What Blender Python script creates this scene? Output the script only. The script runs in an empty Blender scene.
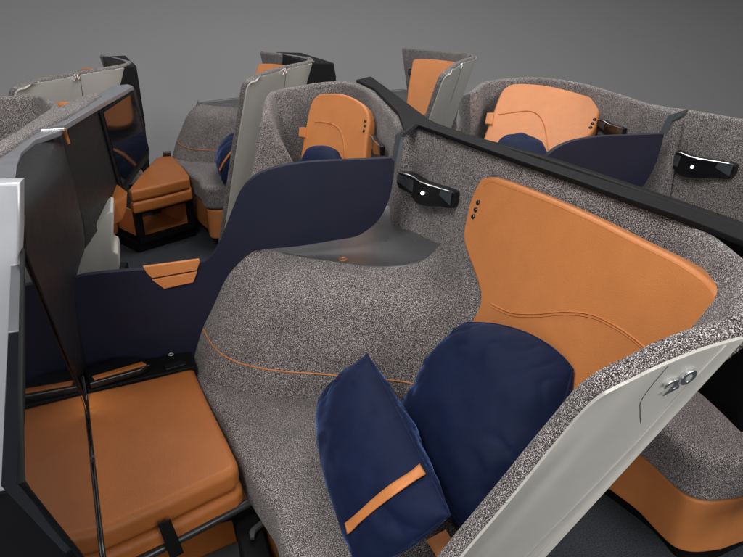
import bpy, bmesh, math, random
from mathutils import Vector, Matrix, noise
from mathutils.bvhtree import BVHTree
random.seed(4)
S = bpy.context.scene
COL = S.collection
V = Vector
# ------------------------------------------------------------------ camera model (photo pixels 743x557)
W0, H0, F0 = 743.0, 557.0, 616.0
CAMH = 1.57
PITCH = math.atan(288.0/616.0)
YAW = math.radians(14.5)
cp, sp, cy, sy = math.cos(PITCH), math.sin(PITCH), math.cos(YAW), math.sin(YAW)
CAM = V((0, 0, CAMH))
def ray(px, py):
    x = (px-W0/2)/F0; u = (H0/2-py)/F0
    f = cp+u*sp; z = -sp+u*cp
    return V((cy*x+sy*f, -sy*x+cy*f, z))
def PZ(px, py, z):
    r = ray(px, py); return CAM+r*((z-CAMH)/r.z)
def PY(px, py, y):
    r = ray(px, py); return CAM+r*(y/r.y)
def PX(px, py, x):
    r = ray(px, py); return CAM+r*(x/r.x)
def PP(px, py, p0, n):
    r = ray(px, py); return CAM+r*((p0-CAM).dot(n)/r.dot(n))
def plane3(a, b, c):
    n = (b-a).cross(c-a).normalized(); return a, n
def proj(p):
    d = V(p)-CAM
    x = cy*d.x-sy*d.y; f = sy*d.x+cy*d.y
    zc = f*cp-d.z*sp; u = f*sp+d.z*cp
    return (W0/2+F0*x/zc, H0/2-F0*u/zc)

cam = bpy.data.cameras.new('camera'); co = bpy.data.objects.new('camera', cam); COL.objects.link(co)
cam.sensor_width = 36; cam.lens = F0/W0*36; cam.clip_start = 0.02; cam.clip_end = 200
co.location = CAM; co.rotation_euler = (math.pi/2-PITCH, 0, -YAW)
S.camera = co

# ------------------------------------------------------------------ materials
def mat(name, base=(.5, .5, .5), rough=.5, metal=0, spec=.5, **kw):
    m = bpy.data.materials.new(name); m.use_nodes = True
    b = m.node_tree.nodes['Principled BSDF']
    b.inputs['Base Color'].default_value = (*base, 1)
    b.inputs['Roughness'].default_value = rough
    b.inputs['Metallic'].default_value = metal
    b.inputs['Specular IOR Level'].default_value = spec
    for k, v in kw.items():
        b.inputs[k].default_value = v
    return m
def N(m, t, **kw):
    n = m.node_tree.nodes.new(t)
    for k, v in kw.items(): setattr(n, k, v)
    return n
def L(m, a, b): m.node_tree.links.new(a, b)
def coords(m, scale=(1, 1, 1), rot=(0, 0, 0)):
    tc = N(m, 'ShaderNodeTexCoord'); mp = N(m, 'ShaderNodeMapping')
    mp.inputs['Scale'].default_value = scale; mp.inputs['Rotation'].default_value = rot
    L(m, tc.outputs['Object'], mp.inputs['Vector']); return mp.outputs['Vector']
def ramp(m, stops):
    r = N(m, 'ShaderNodeValToRGB'); e = r.color_ramp.elements
    while len(e) < len(stops): e.new(.5)
    for el, (p, c) in zip(e, stops): el.position = p; el.color = (*c, 1)
    return r
def bsdf(m): return m.node_tree.nodes['Principled BSDF']

def tweed(name, k=1.0):
    m = mat(name, rough=.95, spec=.15)
    v = coords(m)
    n1 = N(m, 'ShaderNodeTexNoise'); n1.inputs['Scale'].default_value = 510; n1.inputs['Detail'].default_value = 2.0
    n1.inputs['Roughness'].default_value = .8
    L(m, v, n1.inputs['Vector'])
    r = ramp(m, [(0, (.008*k, .007*k, .007*k)), (.41, (.020*k, .0165*k, .0165*k)), (.475, (.082*k, .071*k, .068*k)), (.53, (.185*k, .166*k, .162*k)), (.60, (.68*k, .655*k, .65*k)), (1, (.85*k, .83*k, .82*k))])
    L(m, n1.outputs['Fac'], r.inputs['Fac'])
    # cross yarns: stretched noise the other way
    n2 = N(m, 'ShaderNodeTexNoise'); n2.inputs['Scale'].default_value = 1.0; n2.inputs['Detail'].default_value = 1
    v2 = coords(m, (330, 800, 700), (0.3, 0.2, .5)); L(m, v2, n2.inputs['Vector'])
    r2 = ramp(m, [(.38, (.45, .42, .42)), (.62, (1.45, 1.42, 1.43))])
    L(m, n2.outputs['Fac'], r2.inputs['Fac'])
    mx = N(m, 'ShaderNodeMix', data_type='RGBA', blend_type='MULTIPLY'); mx.inputs['Factor'].default_value = 1
    L(m, r.outputs['Color'], mx.inputs[6]); L(m, r2.outputs['Color'], mx.inputs[7])
    n3 = N(m, 'ShaderNodeTexNoise'); n3.inputs['Scale'].default_value = 9; n3.inputs['Detail'].default_value = 3
    L(m, v, n3.inputs['Vector'])
    r3 = ramp(m, [(.3, (.86, .86, .86)), (.7, (1.1, 1.09, 1.08))]); L(m, n3.outputs['Fac'], r3.inputs['Fac'])
    mx2 = N(m, 'ShaderNodeMix', data_type='RGBA', blend_type='MULTIPLY'); mx2.inputs['Factor'].default_value = 1
    L(m, mx.outputs[2], mx2.inputs[6]); L(m, r3.outputs['Color'], mx2.inputs[7])
    L(m, mx2.outputs[2], bsdf(m).inputs['Base Color'])
    bp = N(m, 'ShaderNodeBump'); bp.inputs['Strength'].default_value = .5; bp.inputs['Distance'].default_value = .002
    L(m, n1.outputs['Fac'], bp.inputs['Height']); L(m, bp.outputs['Normal'], bsdf(m).inputs['Normal'])
    bsdf(m).inputs['Sheen Weight'].default_value = .12
    return m
def leather(name, c, rough=.42, bump=.18):
    m = mat(name, c, rough, spec=.35)
    v = coords(m)
    n = N(m, 'ShaderNodeTexVoronoi'); n.inputs['Scale'].default_value = 420; L(m, v, n.inputs['Vector'])
    n2 = N(m, 'ShaderNodeTexNoise'); n2.inputs['Scale'].default_value = 60; n2.inputs['Detail'].default_value = 6; L(m, v, n2.inputs['Vector'])
    ad = N(m, 'ShaderNodeMath', operation='ADD'); L(m, n.outputs['Distance'], ad.inputs[0]); L(m, n2.outputs['Fac'], ad.inputs[1])
    bp = N(m, 'ShaderNodeBump'); bp.inputs['Strength'].default_value = bump; bp.inputs['Distance'].default_value = .003
    L(m, ad.outputs[0], bp.inputs['Height']); L(m, bp.outputs['Normal'], bsdf(m).inputs['Normal'])
    n3 = N(m, 'ShaderNodeTexNoise'); n3.inputs['Scale'].default_value = 14; n3.inputs['Detail'].default_value = 6; L(m, v, n3.inputs['Vector'])
    r = ramp(m, [(.3, tuple(x*.95 for x in c)), (.7, tuple(min(1, x*1.04) for x in c))]); L(m, n3.outputs['Fac'], r.inputs['Fac'])
    L(m, r.outputs['Color'], bsdf(m).inputs['Base Color'])
    rr = ramp(m, [(.3, (rough-.06,)*3), (.7, (rough+.08,)*3)]); L(m, n2.outputs['Fac'], rr.inputs['Fac']); L(m, rr.outputs['Color'], bsdf(m).inputs['Roughness'])
    return m
def satin(name, c, rough=.4, metal=0, var=.1, scale=25, spec=.5, bump=0.0):
    m = mat(name, c, rough, metal, spec)
    v = coords(m)
    n = N(m, 'ShaderNodeTexNoise'); n.inputs['Scale'].default_value = scale; n.inputs['Detail'].default_value = 7; L(m, v, n.inputs['Vector'])
    rr = ramp(m, [(.3, (max(.02, rough-var),)*3), (.7, (rough+var,)*3)]); L(m, n.outputs['Fac'], rr.inputs['Fac']); L(m, rr.outputs['Color'], bsdf(m).inputs['Roughness'])
    n2 = N(m, 'ShaderNodeTexNoise'); n2.inputs['Scale'].default_value = 900; L(m, v, n2.inputs['Vector'])
    if bump:
        bp = N(m, 'ShaderNodeBump'); bp.inputs['Strength'].default_value = bump; bp.inputs['Distance'].default_value = .001
        L(m, n2.outputs['Fac'], bp.inputs['Height']); L(m, bp.outputs['Normal'], bsdf(m).inputs['Normal'])
    return m
def velvet(name, c):
    m = mat(name, c, .7, spec=.2)
    v = coords(m)
    n = N(m, 'ShaderNodeTexNoise'); n.inputs['Scale'].default_value = 16; n.inputs['Detail'].default_value = 5; n.inputs['Distortion'].default_value = .6; L(m, v, n.inputs['Vector'])
    r = ramp(m, [(.3, tuple(x*.85 for x in c)), (.55, c), (.75, tuple(x*1.25 for x in c))]); L(m, n.outputs['Fac'], r.inputs['Fac'])
    L(m, r.outputs['Color'], bsdf(m).inputs['Base Color'])
    b = bsdf(m); b.inputs['Sheen Weight'].default_value = .42; b.inputs['Sheen Roughness'].default_value = .28
    nz = N(m, 'ShaderNodeTexNoise'); nz.inputs['Scale'].default_value = 11; nz.inputs['Detail'].default_value = 3; nz.inputs['Distortion'].default_value = 1.2; L(m, v, nz.inputs['Vector'])
    rz_ = ramp(m, [(.42, (.16, .16, .16)), (.66, (1, 1, 1))]); L(m, nz.outputs['Fac'], rz_.inputs['Fac']); L(m, rz_.outputs['Color'], b.inputs['Sheen Weight'])
    b.inputs['Sheen Tint'].default_value = (.22, .36, .85, 1)
    n2 = N(m, 'ShaderNodeTexNoise'); n2.inputs['Scale'].default_value = 700; L(m, v, n2.inputs['Vector'])
    bp = N(m, 'ShaderNodeBump'); bp.inputs['Strength'].default_value = .25; bp.inputs['Distance'].default_value = .002
    L(m, n2.outputs['Fac'], bp.inputs['Height']); L(m, bp.outputs['Normal'], b.inputs['Normal'])
    return m
M = {}
M['tweed'] = tweed('tweed_fabric', .90)
M['leather'] = leather('tan_leather', (.585, .213, .066))
M['leather_dark'] = leather('tan_leather_ottoman', (.44, .142, .034), .45)
M['cream'] = satin('cream_plastic', (.53, .515, .47), .42, bump=.05)
M['navy'] = satin('navy_panel', (.014, .016, .034), .46, var=.06, scale=6, spec=.3, bump=.08)
M['black'] = satin('black_plastic', (.007, .007, .008), .55, spec=.14, var=.05, bump=.03)
M['blackleather'] = leather('black_leather', (.016, .016, .017), .45, .2)
M['gloss'] = satin('black_gloss', (.008, .008, .009), .18, var=.04)
M['corner'] = satin('corner_panel_black', (.011, .011, .013), .42, var=.05, spec=.3)
M['rail'] = satin('rail_aluminium', (.36, .37, .40), .33, metal=.6, var=.05)
M['glass'] = satin('screen_glass', (.006, .007, .010), .05, var=.02, spec=.9)
M['tray'] = satin('grey_tray', (.15, .152, .158), .30, metal=.45, var=.05, scale=8, bump=.06)
M['alu'] = satin('brushed_aluminium', (.56, .57, .60), .34, metal=.45, var=.05)
M['chrome'] = mat('chrome', (.86, .87, .88), .2, 1)
M['velvet'] = velvet('navy_velvet', (.0045, .0105, .040))
M['steel'] = satin('dark_steel', (.05, .052, .056), .35, metal=.6)
M['slate'] = satin('slate_plastic', (.05, .058, .066), .35)
M['carpet'] = None
m = mat('lamp_lens', (1, 1, 1), .2); bsdf(m).inputs['Emission Color'].default_value = (.85, .93, 1, 1); bsdf(m).inputs['Emission Strength'].default_value = 14
M['led'] = m
def carpet(name, c, sc=260):
    m = mat(name, c, .95, spec=.1); v = coords(m)
    n = N(m, 'ShaderNodeTexNoise'); n.inputs['Scale'].default_value = sc; n.inputs['Detail'].default_value = 3; L(m, v, n.inputs['Vector'])
    r = ramp(m, [(.35, tuple(x*.55 for x in c)), (.65, tuple(x*1.4 for x in c))]); L(m, n.outputs['Fac'], r.inputs['Fac']); L(m, r.outputs['Color'], bsdf(m).inputs['Base Color'])
    bp = N(m, 'ShaderNodeBump'); bp.inputs['Strength'].default_value = .5; bp.inputs['Distance'].default_value = .003
    L(m, n.outputs['Fac'], bp.inputs['Height']); L(m, bp.outputs['Normal'], bsdf(m).inputs['Normal'])
    return m
M['carpet'] = carpet('carpet', (.055, .062, .072))
M['paper'] = satin('backdrop_paper', (.345, .345, .35), .9, spec=.1, var=.05)

# ------------------------------------------------------------------ object helpers
INV = {}
def thing(name, loc, label, cat, group=None):
    o = bpy.data.objects.new(name, None); COL.objects.link(o); o.empty_display_size = .1
    o.location = loc; o['label'] = label; o['category'] = cat
    if group: o['group'] = group
    INV[o.name] = V(loc); return o
def link(name, me, m, parent=None):
    o = bpy.data.objects.new(name, me); COL.objects.link(o)
    if m: me.materials.append(m)
    if parent:
        o.parent = parent
        if parent.type == 'EMPTY': o.matrix_parent_inverse = Matrix.Translation(-INV[parent.name])
    return o
def tag(o, label, cat, group=None):
    o['label'] = label; o['category'] = cat
    if group: o['group'] = group
    return o
def mesh_from(bm, smooth=True, angle=None):
    bmesh.ops.recalc_face_normals(bm, faces=bm.faces)
    me = bpy.data.meshes.new('mesh'); bm.to_mesh(me); bm.free()
    if smooth:
        for p in me.polygons: p.use_smooth = True
        me.set_sharp_from_angle(angle=math.radians(angle or 40))
    return me
def cat_rom(p, t):
    n = len(p); i = min(int(t), n-2); f = t-i
    p0, p1, p2, p3 = p[max(i-1, 0)], p[i], p[i+1], p[min(i+2, n-1)]
    return .5*((2*p1)+(p2-p0)*f+(2*p0-5*p1+4*p2-p3)*f*f+(3*p1-p0-3*p2+p3)*f**3)
def sm(p, n):
    p = [V(q) for q in p]
    return [cat_rom(p, (len(p)-1)*i/(n-1)) for i in range(n)]
def smc(p, per=5):
    p = [V(q) for q in p]; n = len(p); out = []
    for i in range(n):
        q = [p[(i-1) % n], p[i], p[(i+1) % n], p[(i+2) % n]]
        for j in range(per): out.append(cat_rom(q, 1+j/per))
    return out
def newell(p):
    n = V((0, 0, 0))
    for i, a in enumerate(p):
        b = p[(i+1) % len(p)]
        n += V(((a.y-b.y)*(a.z+b.z), (a.z-b.z)*(a.x+b.x), (a.x-b.x)*(a.y+b.y)))
    return n.normalized()
def add_slab(bm, pts, vec, bevel=0, seg=3):
    """closed outline extruded by vec; rim edges bevelled"""
    a = [bm.verts.new(p) for p in pts]; b = [bm.verts.new(p+vec) for p in pts]
    n = len(pts)
    fs = [bm.faces.new(a), bm.faces.new(b)]
    for i in range(n): fs.append(bm.faces.new((a[i], a[(i+1) % n], b[(i+1) % n], b[i])))
    if bevel:
        es = list({e for f in fs[:2] for e in f.edges})
        bmesh.ops.recalc_face_normals(bm, faces=fs)
        bmesh.ops.bevel(bm, geom=es, offset=bevel, segments=seg, profile=.5, affect='EDGES', clamp_overlap=True)
def wn(o):
    m_ = o.modifiers.new('flat_normals', 'WEIGHTED_NORMAL'); m_.mode = 'FACE_AREA'; m_.weight = 100; m_.keep_sharp = True
    return o
def slab(name, pts, vec, m, parent=None, bevel=.003, seg=3, per=0, angle=40):
    pts = smc(pts, per) if per else [V(p) for p in pts]
    if not isinstance(vec, Vector):
        n = newell(pts)
        if n.dot(CAM-pts[0]) > 0: n = -n
        vec = n*vec                      # thickness goes away from the viewer side
    bm = bmesh.new(); add_slab(bm, pts, vec, bevel, seg)
    return wn(link(name, mesh_from(bm, True, angle), m, parent))
def add_loft(bm, rows):
    vs = [[bm.verts.new(p) for p in r] for r in rows]
    for i in range(len(vs)-1):
        for j in range(len(vs[0])-1):
            try: bm.faces.new((vs[i][j], vs[i][j+1], vs[i+1][j+1], vs[i+1][j]))
            except ValueError: pass
    return vs
def dense(rows, nu, nv):
    rows = [sm(r, nu) for r in rows]
    cols = [sm([r[j] for r in rows], nv) for j in range(nu)]
    return [[cols[j][i] for j in range(nu)] for i in range(nv)]
def loft(name, rows, nu, nv, thick, m, parent=None, flip=False, bev=0):
    bm = bmesh.new(); add_loft(bm, dense(rows, nu, nv))
    me = mesh_from(bm, True, 60); o = link(name, me, m, parent)
    if thick:
        # make normals face the camera, then give it depth away from it
        c = me.polygons[len(me.polygons)//2]
        if (c.normal.dot(CAM-c.center) < 0) != flip: me.flip_normals()
        s = o.modifiers.new('depth', 'SOLIDIFY'); s.thickness = thick; s.offset = -1
        if bev:
            b = o.modifiers.new('edge', 'BEVEL'); b.width = bev; b.segments = 3; b.limit_method = 'ANGLE'; b.angle_limit = math.radians(50)
    return o
def add_tube(bm, path, r, k=8):
    path = [V(p) for p in path]; rings = []
    for i, p in enumerate(path):
        t = (path[min(i+1, len(path)-1)]-path[max(i-1, 0)]).normalized()
        up = V((0, 0, 1)) if abs(t.z) < .9 else V((1, 0, 0))
        a = t.cross(up).normalized(); b = t.cross(a)
        rr = r(i/(len(path)-1)) if callable(r) else r
        rings.append([bm.verts.new(p+(a*math.cos(2*math.pi*j/k)+b*math.sin(2*math.pi*j/k))*rr) for j in range(k)])
    for i in range(len(rings)-1):
        for j in range(k): bm.faces.new((rings[i][j], rings[i][(j+1) % k], rings[i+1][(j+1) % k], rings[i+1][j]))
    bm.faces.new(rings[0]); bm.faces.new(rings[-1])
def tube(name, path, r, m, parent=None, n=0, k=8):
    bm = bmesh.new(); add_tube(bm, sm(path, n) if n else path, r, k)
    return link(name, mesh_from(bm, True, 60), m, parent)
def frame_box(bm, c, u, v, w, bevel=.003):
    """box centred at c with half-axes u v w"""
    p = [c-u-v-w, c+u-v-w, c+u+v-w, c-u+v-w]
    add_slab(bm, p, w*2, 0)
    if bevel:
        pass
def box(name, c, u, v, w, m, parent=None, bevel=.003):
    c, u, v, w = V(c), V(u), V(v), V(w)
    p = [c-u-v-w, c+u-v-w, c+u+v-w, c-u+v-w]
    bm = bmesh.new(); add_slab(bm, p, w*2, 0)
    if bevel: bmesh.ops.bevel(bm, geom=list(bm.edges), offset=bevel, segments=2, profile=.5, affect='EDGES', clamp_overlap=True)
    return wn(link(name, mesh_from(bm, True, 40), m, parent))
def caster(o, shift=V((0, 0, 0))):
    me = o.data
    return BVHTree.FromPolygons([v.co+shift for v in me.vertices], [list(p.vertices) for p in me.polygons])
def hit(bv, px, py, lift=0.0):
    r = ray(px, py).normalized()
    h = bv.ray_cast(CAM, r)
    if h[0] is None:
        raise RuntimeError('no hit %s %s' % (px, py))
    n = h[1]
    if n.dot(r) > 0: n = -n
    return h[0]+n*lift
def hits(bv, pts, lift=0.0):
    out = []
    for p in pts:
        try: out.append(hit(bv, p[0], p[1], lift))
        except RuntimeError: print('miss', p)
    return out
def shell_ring(name, st, th, m, parent=None, n=60, capsteps=5, ref=V((.3, 1.4, .8)), inward=False):
    """fabric wing: stations (crest, base, outward); rounded crest, inner and outer face"""
    T = sm([s[0] for s in st], n); B = sm([s[1] for s in st], n)
    rows = [[] for _ in range(12+capsteps)]
    i = n//3; t = (T[i+1]-T[i-1]).normalized(); u = (T[i]-B[i]).normalized()
    SGN = [1 if t.cross(u).dot(T[i]-V(ref)) > 0 else -1]
    if inward: SGN[0] = -SGN[0]
    for i in range(n):
        t = (T[min(i+1, n-1)]-T[max(i-1, 0)]).normalized()
        u = (T[i]-B[i]); ln = u.length
        u = (u-t*u.dot(t)).normalized()
        o = t.cross(u).normalized()
        if i == n//2: pass
        o = o*SGN[0]
        c = T[i]+o*th/2-u*th/2
        ring = []
        for k in range(6): ring.append(B[i].lerp(T[i]-u*th/2, k/5.0 if k < 5 else 1.0))
        for k in range(1, capsteps+1):
            a = math.pi*k/(capsteps+1)
            ring.append(c-o*math.cos(a)*th/2+u*math.sin(a)*th/2)
        for k in range(6): ring.append((T[i]-u*th/2+o*th).lerp(B[i]+o*th, k/5.0))
        for k, p in enumerate(ring): rows[k].append(p)
    rows = rows[:6+capsteps+6]
    bm = bmesh.new(); vs = add_loft(bm, rows)
    # close bottom and the two ends
    for j in range(n-1): bm.faces.new((vs[0][j], vs[0][j+1], vs[-1][j+1], vs[-1][j]))
    bm.faces.new([r[0] for r in vs]); bm.faces.new([r[-1] for r in vs])
    return link(name, mesh_from(bm, True, 70), m, parent)
def pillow(name, c4, thick, m, parent=None, n=36, pinch=.05, wr=.006, seed=0, sq=.82, pip=True, power=.5):
    """c4 = BL, BR, TR, TL corners"""
    BL, BR, TR, TL = [V(p) for p in c4]
    nn = ((BR-BL).cross(TL-BL)).normalized()
    if nn.dot(CAM-BL) < 0: nn = -nn
    bm = bmesh.new(); grids = []
    def pos(s, t):
        # squircle corners
        s2 = s*math.sqrt(1-(1-sq)*t*t*1.0); t2 = t*math.sqrt(1-(1-sq)*s*s*1.0)
        s2 *= 1-pinch*(1-t*t); t2 *= 1-pinch*(1-s*s)
        a, b = (s2+1)/2, (t2+1)/2
        return (BL*(1-a)+BR*a)*(1-b)+(TL*(1-a)+TR*a)*b
    for side in (1, -1):
        g = []
        for i in range(n+1):
            row = []
            for j in range(n+1):
                s = math.sin((-1+2*i/n)*math.pi/2); t = math.sin((-1+2*j/n)*math.pi/2)
                p = pos(s, t)
                h = max(0, (1-s**2))**power*max(0, (1-t**2))**power
                q = p*9+V((seed*7.3, seed*3.1, side*5))
                d = noise.noise(q)*1.0+.5*noise.noise(q*2.1)
                e = max(abs(s), abs(t))
                w1 = p*15+V((seed*2.7, side*4, seed))+noise.noise_vector(p*8+V((seed, 0, 0)))*.9
                ridge = 1-abs(noise.noise(w1))*3.2
                ridge = max(0, ridge)**1.6
                ray_ = math.cos(math.atan2(t, s)*9+3*noise.noise(p*10+V((seed, 1, 2))))
                d2 = -ridge*1.9*max(0, e-.5)+.7*ray_*e**4
                p = p+nn*side*(h*thick/2+(d*wr+d2*wr)*min(1, h*2.6))
                row.append(p)
            g.append(row)
        grids.append(g)
    v1 = [[bm.verts.new(p) for p in r] for r in grids[0]]
    v2 = [[(v1[i][j] if i in (0, n) or j in (0, n) else bm.verts.new(grids[1][i][j])) for j in range(n+1)] for i in range(n+1)]
    for g in (v1, v2):
        for i in range(n):
            for j in range(n): bm.faces.new((g[i][j], g[i+1][j], g[i+1][j+1], g[i][j+1]))
    border = [v1[i][0].co.copy() for i in range(n)]+[v1[n][j].co.copy() for j in range(n)]+[v1[n-i][n].co.copy() for i in range(n)]+[v1[0][n-j].co.copy() for j in range(n)]
    o = link(name, mesh_from(bm, True, 80), m, parent)
    if pip:
        b2 = bmesh.new(); add_tube(b2, border+[border[0]], .003, 6)
        pp = link('seam_piping', mesh_from(b2, True, 60), m, parent if parent else o)
    return o
def lamp(parent, c, along, up, out, w=.11, lens=True):
    """wing shaped reading lamp stuck on a wall"""
    along, up, out = V(along).normalized(), V(up).normalized(), V(out).normalized()
    def q(a, b): return c+along*a*w+up*b*w
    pts = [q(-.5, .03), q(-.44, .13), q(-.2, .135), q(0, .10), q(.45, .10), q(.5, .05), q(.46, -.08), q(.3, -.10), q(.12, -.14), q(-.12, -.16), q(-.25, -.08), q(-.46, -.06)]
    o = slab('reading_lamp', [p+out*w*.09 for p in pts], -out*w*.09, M['gloss'], parent, .004, 3, 2)
    for a0, a1 in ((-.49, -.17), (.28, .48)):
        slab('end_cap', [q(a0, .02)+out*w*.095, q(a0+.03, .10)+out*w*.095, q(a1, .085)+out*w*.095, q(a1-.02, -.05)+out*w*.095], -out*w*.02, M['slate'], o, .001)
    tube('trim_line', [q(-.47, .125)+out*w*.10, q(-.2, .13)+out*w*.10, q(0, .095)+out*w*.10, q(.46, .095)+out*w*.10], w*.008, M['chrome'], o, 12, 6)
    if not lens: return o
    bm = bmesh.new(); bmesh.ops.create_icosphere(bm, subdivisions=2, radius=w*.017)
    bmesh.ops.translate(bm, verts=bm.verts, vec=c+out*w*.095+up*w*-.02)
    link('lens', mesh_from(bm), M['led'], o)
    return o
def text_mesh(name, body, size, ext, m, parent, mtx, shear=.25):
    cu = bpy.data.curves.new('t', 'FONT'); cu.body = body; cu.size = size; cu.extrude = ext; cu.bevel_depth = ext*.5; cu.shear = shear
    cu.align_x = 'CENTER'; cu.align_y = 'CENTER'; cu.offset = 0
    t = bpy.data.objects.new('t', cu); COL.objects.link(t); bpy.context.view_layer.update()
    me = bpy.data.meshes.new_from_object(t.evaluated_get(bpy.context.evaluated_depsgraph_get()))
    bpy.data.objects.remove(t); me.transform(mtx)
    return link(name, me, m, parent)
SEATS = 'airline seats of the cabin mock-up'
OTT = 'leather ottomans in front of the seats'
PIL = 'navy velvet pillows on the seats'
PART = 'black partitions between the seat rows'

# ------------------------------------------------------------------ floor and backdrop
bm = bmesh.new()
prof = [V((0, -6, 0)), V((0, 5.6, 0))]
R_ = 1.55
for i in range(1, 25):
    a = math.pi/2*i/24; prof.append(V((0, 5.6+R_*math.sin(a), R_-R_*math.cos(a))))
prof.append(V((0, 5.6+R_, 7)))
add_loft(bm, [[p+V((x, 0, 0)) for p in prof] for x in (-14, 14)])
o = link('backdrop', mesh_from(bm, True, 60), M['paper']); o['kind'] = 'structure'
bm = bmesh.new()
add_loft(bm, [[V((x, -3, .004)), V((x, 5.2, .004))] for x in (-5, 5)])
o = link('floor', mesh_from(bm), M['carpet']); o['kind'] = 'structure'

# ------------------------------------------------------------------ SEAT A (foreground)
A = thing('airline_seat', (.45, 1.2, 0), 'largest grey tweed seat in the foreground, tan backrest, chrome number on its cream shell', 'airline seat', SEATS)
DY = 1.86                    # plane of the divider between the two centre seats
# wall / wing lining
def up(px, py, z, off): t = PZ(px, py, z); return (t, t+V(off))
TH = .034
dn_ = (0, 0, -.62)
st = [(V((.655, 2.12, 1.155)), V((.655, 2.12, .53))), (V((.662, 2.05, 1.155)), V((.662, 2.05, .53))), up(419, 125, 1.155, dn_), up(443, 131.5, 1.155, dn_), up(502, 152, 1.155, dn_), up(575, 177, 1.155, dn_),
      up(624, 194.5, 1.155, dn_), up(673, 211, 1.155, (-.0, 0, -.45)), up(701, 224, 1.155, (-.01, .01, -.33)), up(725, 240, 1.155, (-.03, .03, -.31)), up(747, 258, 1.155, (-.06, .06, -.3)),
      up(768, 276, 1.155, (-.08, .1, -.3)), up(778, 300, 1.155, (-.08, .12, -.3)), up(778, 320, 1.15, (-.08, .14, -.3))]
lin = shell_ring('fabric_lining', st, TH, M['tweed'], A, 110, inward=True)
# cream outer shell: columns = stations along the crest, rows go down the leaning side
lean_f, lean_r = V((-.22, .38, -1)), V((-.22, .31, -1))
front = [PZ(606, 394.5, 1.05), PZ(587, 409, 1.015), PZ(558, 442, .935), PZ(513, 498, .80), PZ(462, 558, .635), PZ(425, 604, .52), PZ(380, 655, .4), PZ(330, 710, .28)]
crest = [PZ(628, 383, 1.068), PZ(660, 367.5, 1.095), PZ(701, 351, 1.115), PZ(738, 340, 1.125), PZ(746, 338.5, 1.125)]
crest2 = [PZ(750, 330, 1.13), PZ(756, 312, 1.135), PZ(760, 290, 1.14)]
rows = []
zs = [p.z for p in front]
for k, fp in enumerate(front):
    r = [fp]
    drop = front[0].z-fp.z
    for i, c in enumerate(crest+crest2):
        f = min(1, (i+1)/len(crest))
        ld = lean_f.lerp(lean_r, f)
        if i >= len(crest): ld = V((-.22, .42, -1))
        d = drop*(1+f*.12)
        r.append(c+ld*d)
    rows.append(r)
cream = loft('outer_shell', rows, 60, 40, .012, M['cream'], A, bev=.003)
wing_rows = [[p+V((0, .004, .003)) for p in r] for r in rows]
def wing_lining(rows, parent, th, nu, nv, m):
    g = dense(rows, nu, nv)
    bm = bmesh.new(); add_loft(bm, g)
    bmesh.ops.recalc_face_normals(bm, faces=bm.faces)
    f = bm.faces[:][len(bm.faces)//2]
    if f.normal.y > 0: bmesh.ops.reverse_faces(bm, faces=bm.faces)
    bm.normal_update()
    nrm = {v.index: v.normal.copy() for v in bm.verts}
    bm.verts.index_update()
    nr, nc = len(g), len(g[0])
    # rounded rim along the top (row 0) and the front (col 0)
    outer = [[g[i][j] for j in range(nc)] for i in range(nr)]
    N_ = [[bm.verts[i*nc+j].normal.copy() if False else None for j in range(nc)] for i in range(nr)]
    bm.verts.ensure_lookup_table()
    N_ = [[-bm.verts[i*nc+j].normal for j in range(nc)] for i in range(nr)]
    bm.free()
    def nsm(i, j): return (N_[min(max(i, 4), nr-1)][min(max(j, 4), nc-5)]+N_[min(max(i, 7), nr-1)][min(max(j, 7), nc-8)]).normalized()
    def ss(x, a, b):
        x = max(0, min(1, (x-a)/(b-a))); return x*x*(3-2*x)
    tp = lambda i, j: 1-.97*ss(j/nc, .35, .62)*ss(i/nr, .02, .12)
    inner = [[outer[i][j]+nsm(i, j)*th*tp(i, j) for j in range(nc)] for i in range(nr)]
    bm = bmesh.new()
    vo = [[bm.verts.new(p) for p in r] for r in outer]; vi = [[bm.verts.new(p) for p in r] for r in inner]
    for vs in (vo, vi):
        for i in range(nr-1):
            for j in range(nc-1): bm.faces.new((vs[i][j], vs[i][j+1], vs[i+1][j+1], vs[i+1][j]))
    # boundary loop: bottom of the front edge up, then along the crest
    loop = [(i, 0) for i in range(nr-1, -1, -1)]+[(0, j) for j in range(1, nc)]
    K = 6; prev = [vo[i][j] for i, j in loop]
    for k in range(1, K+1):
        cur = []
        for q, (i, j) in enumerate(loop):
            if k == K: cur.append(vi[i][j]); continue
            a = math.pi*k/K
            upd_ = (outer[0][j]-outer[min(8, nr-1)][j]).normalized(); fwd_ = (outer[i][0]-outer[i][6]).normalized()
            if j == 0: f_ = 1-.5*max(0, 1-i/6)
            elif i == 0: f_ = .5*max(0, 1-j/8)
            od = upd_.lerp(fwd_, f_).normalized()
            mid = (outer[i][j]+inner[i][j])/2; hh = (inner[i][j]-outer[i][j])/2
            cur.append(bm.verts.new(mid-hh*math.cos(a)+od*math.sin(a)*th*.42))
        for q in range(len(loop)-1): bm.faces.new((prev[q], prev[q+1], cur[q+1], cur[q]))
        prev = cur
    for i in range(nr-1): bm.faces.new((vo[i][-1], vo[i+1][-1], vi[i+1][-1], vi[i][-1]))
    for j in range(nc-1): bm.faces.new((vo[-1][j], vo[-1][j+1], vi[-1][j+1], vi[-1][j]))
    return link('wing_lining', mesh_from(bm, True, 80), m, parent)
wing_lining(wing_rows, A, .032, 60, 50, M['tweed'])
bvc = caster(cream)
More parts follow.
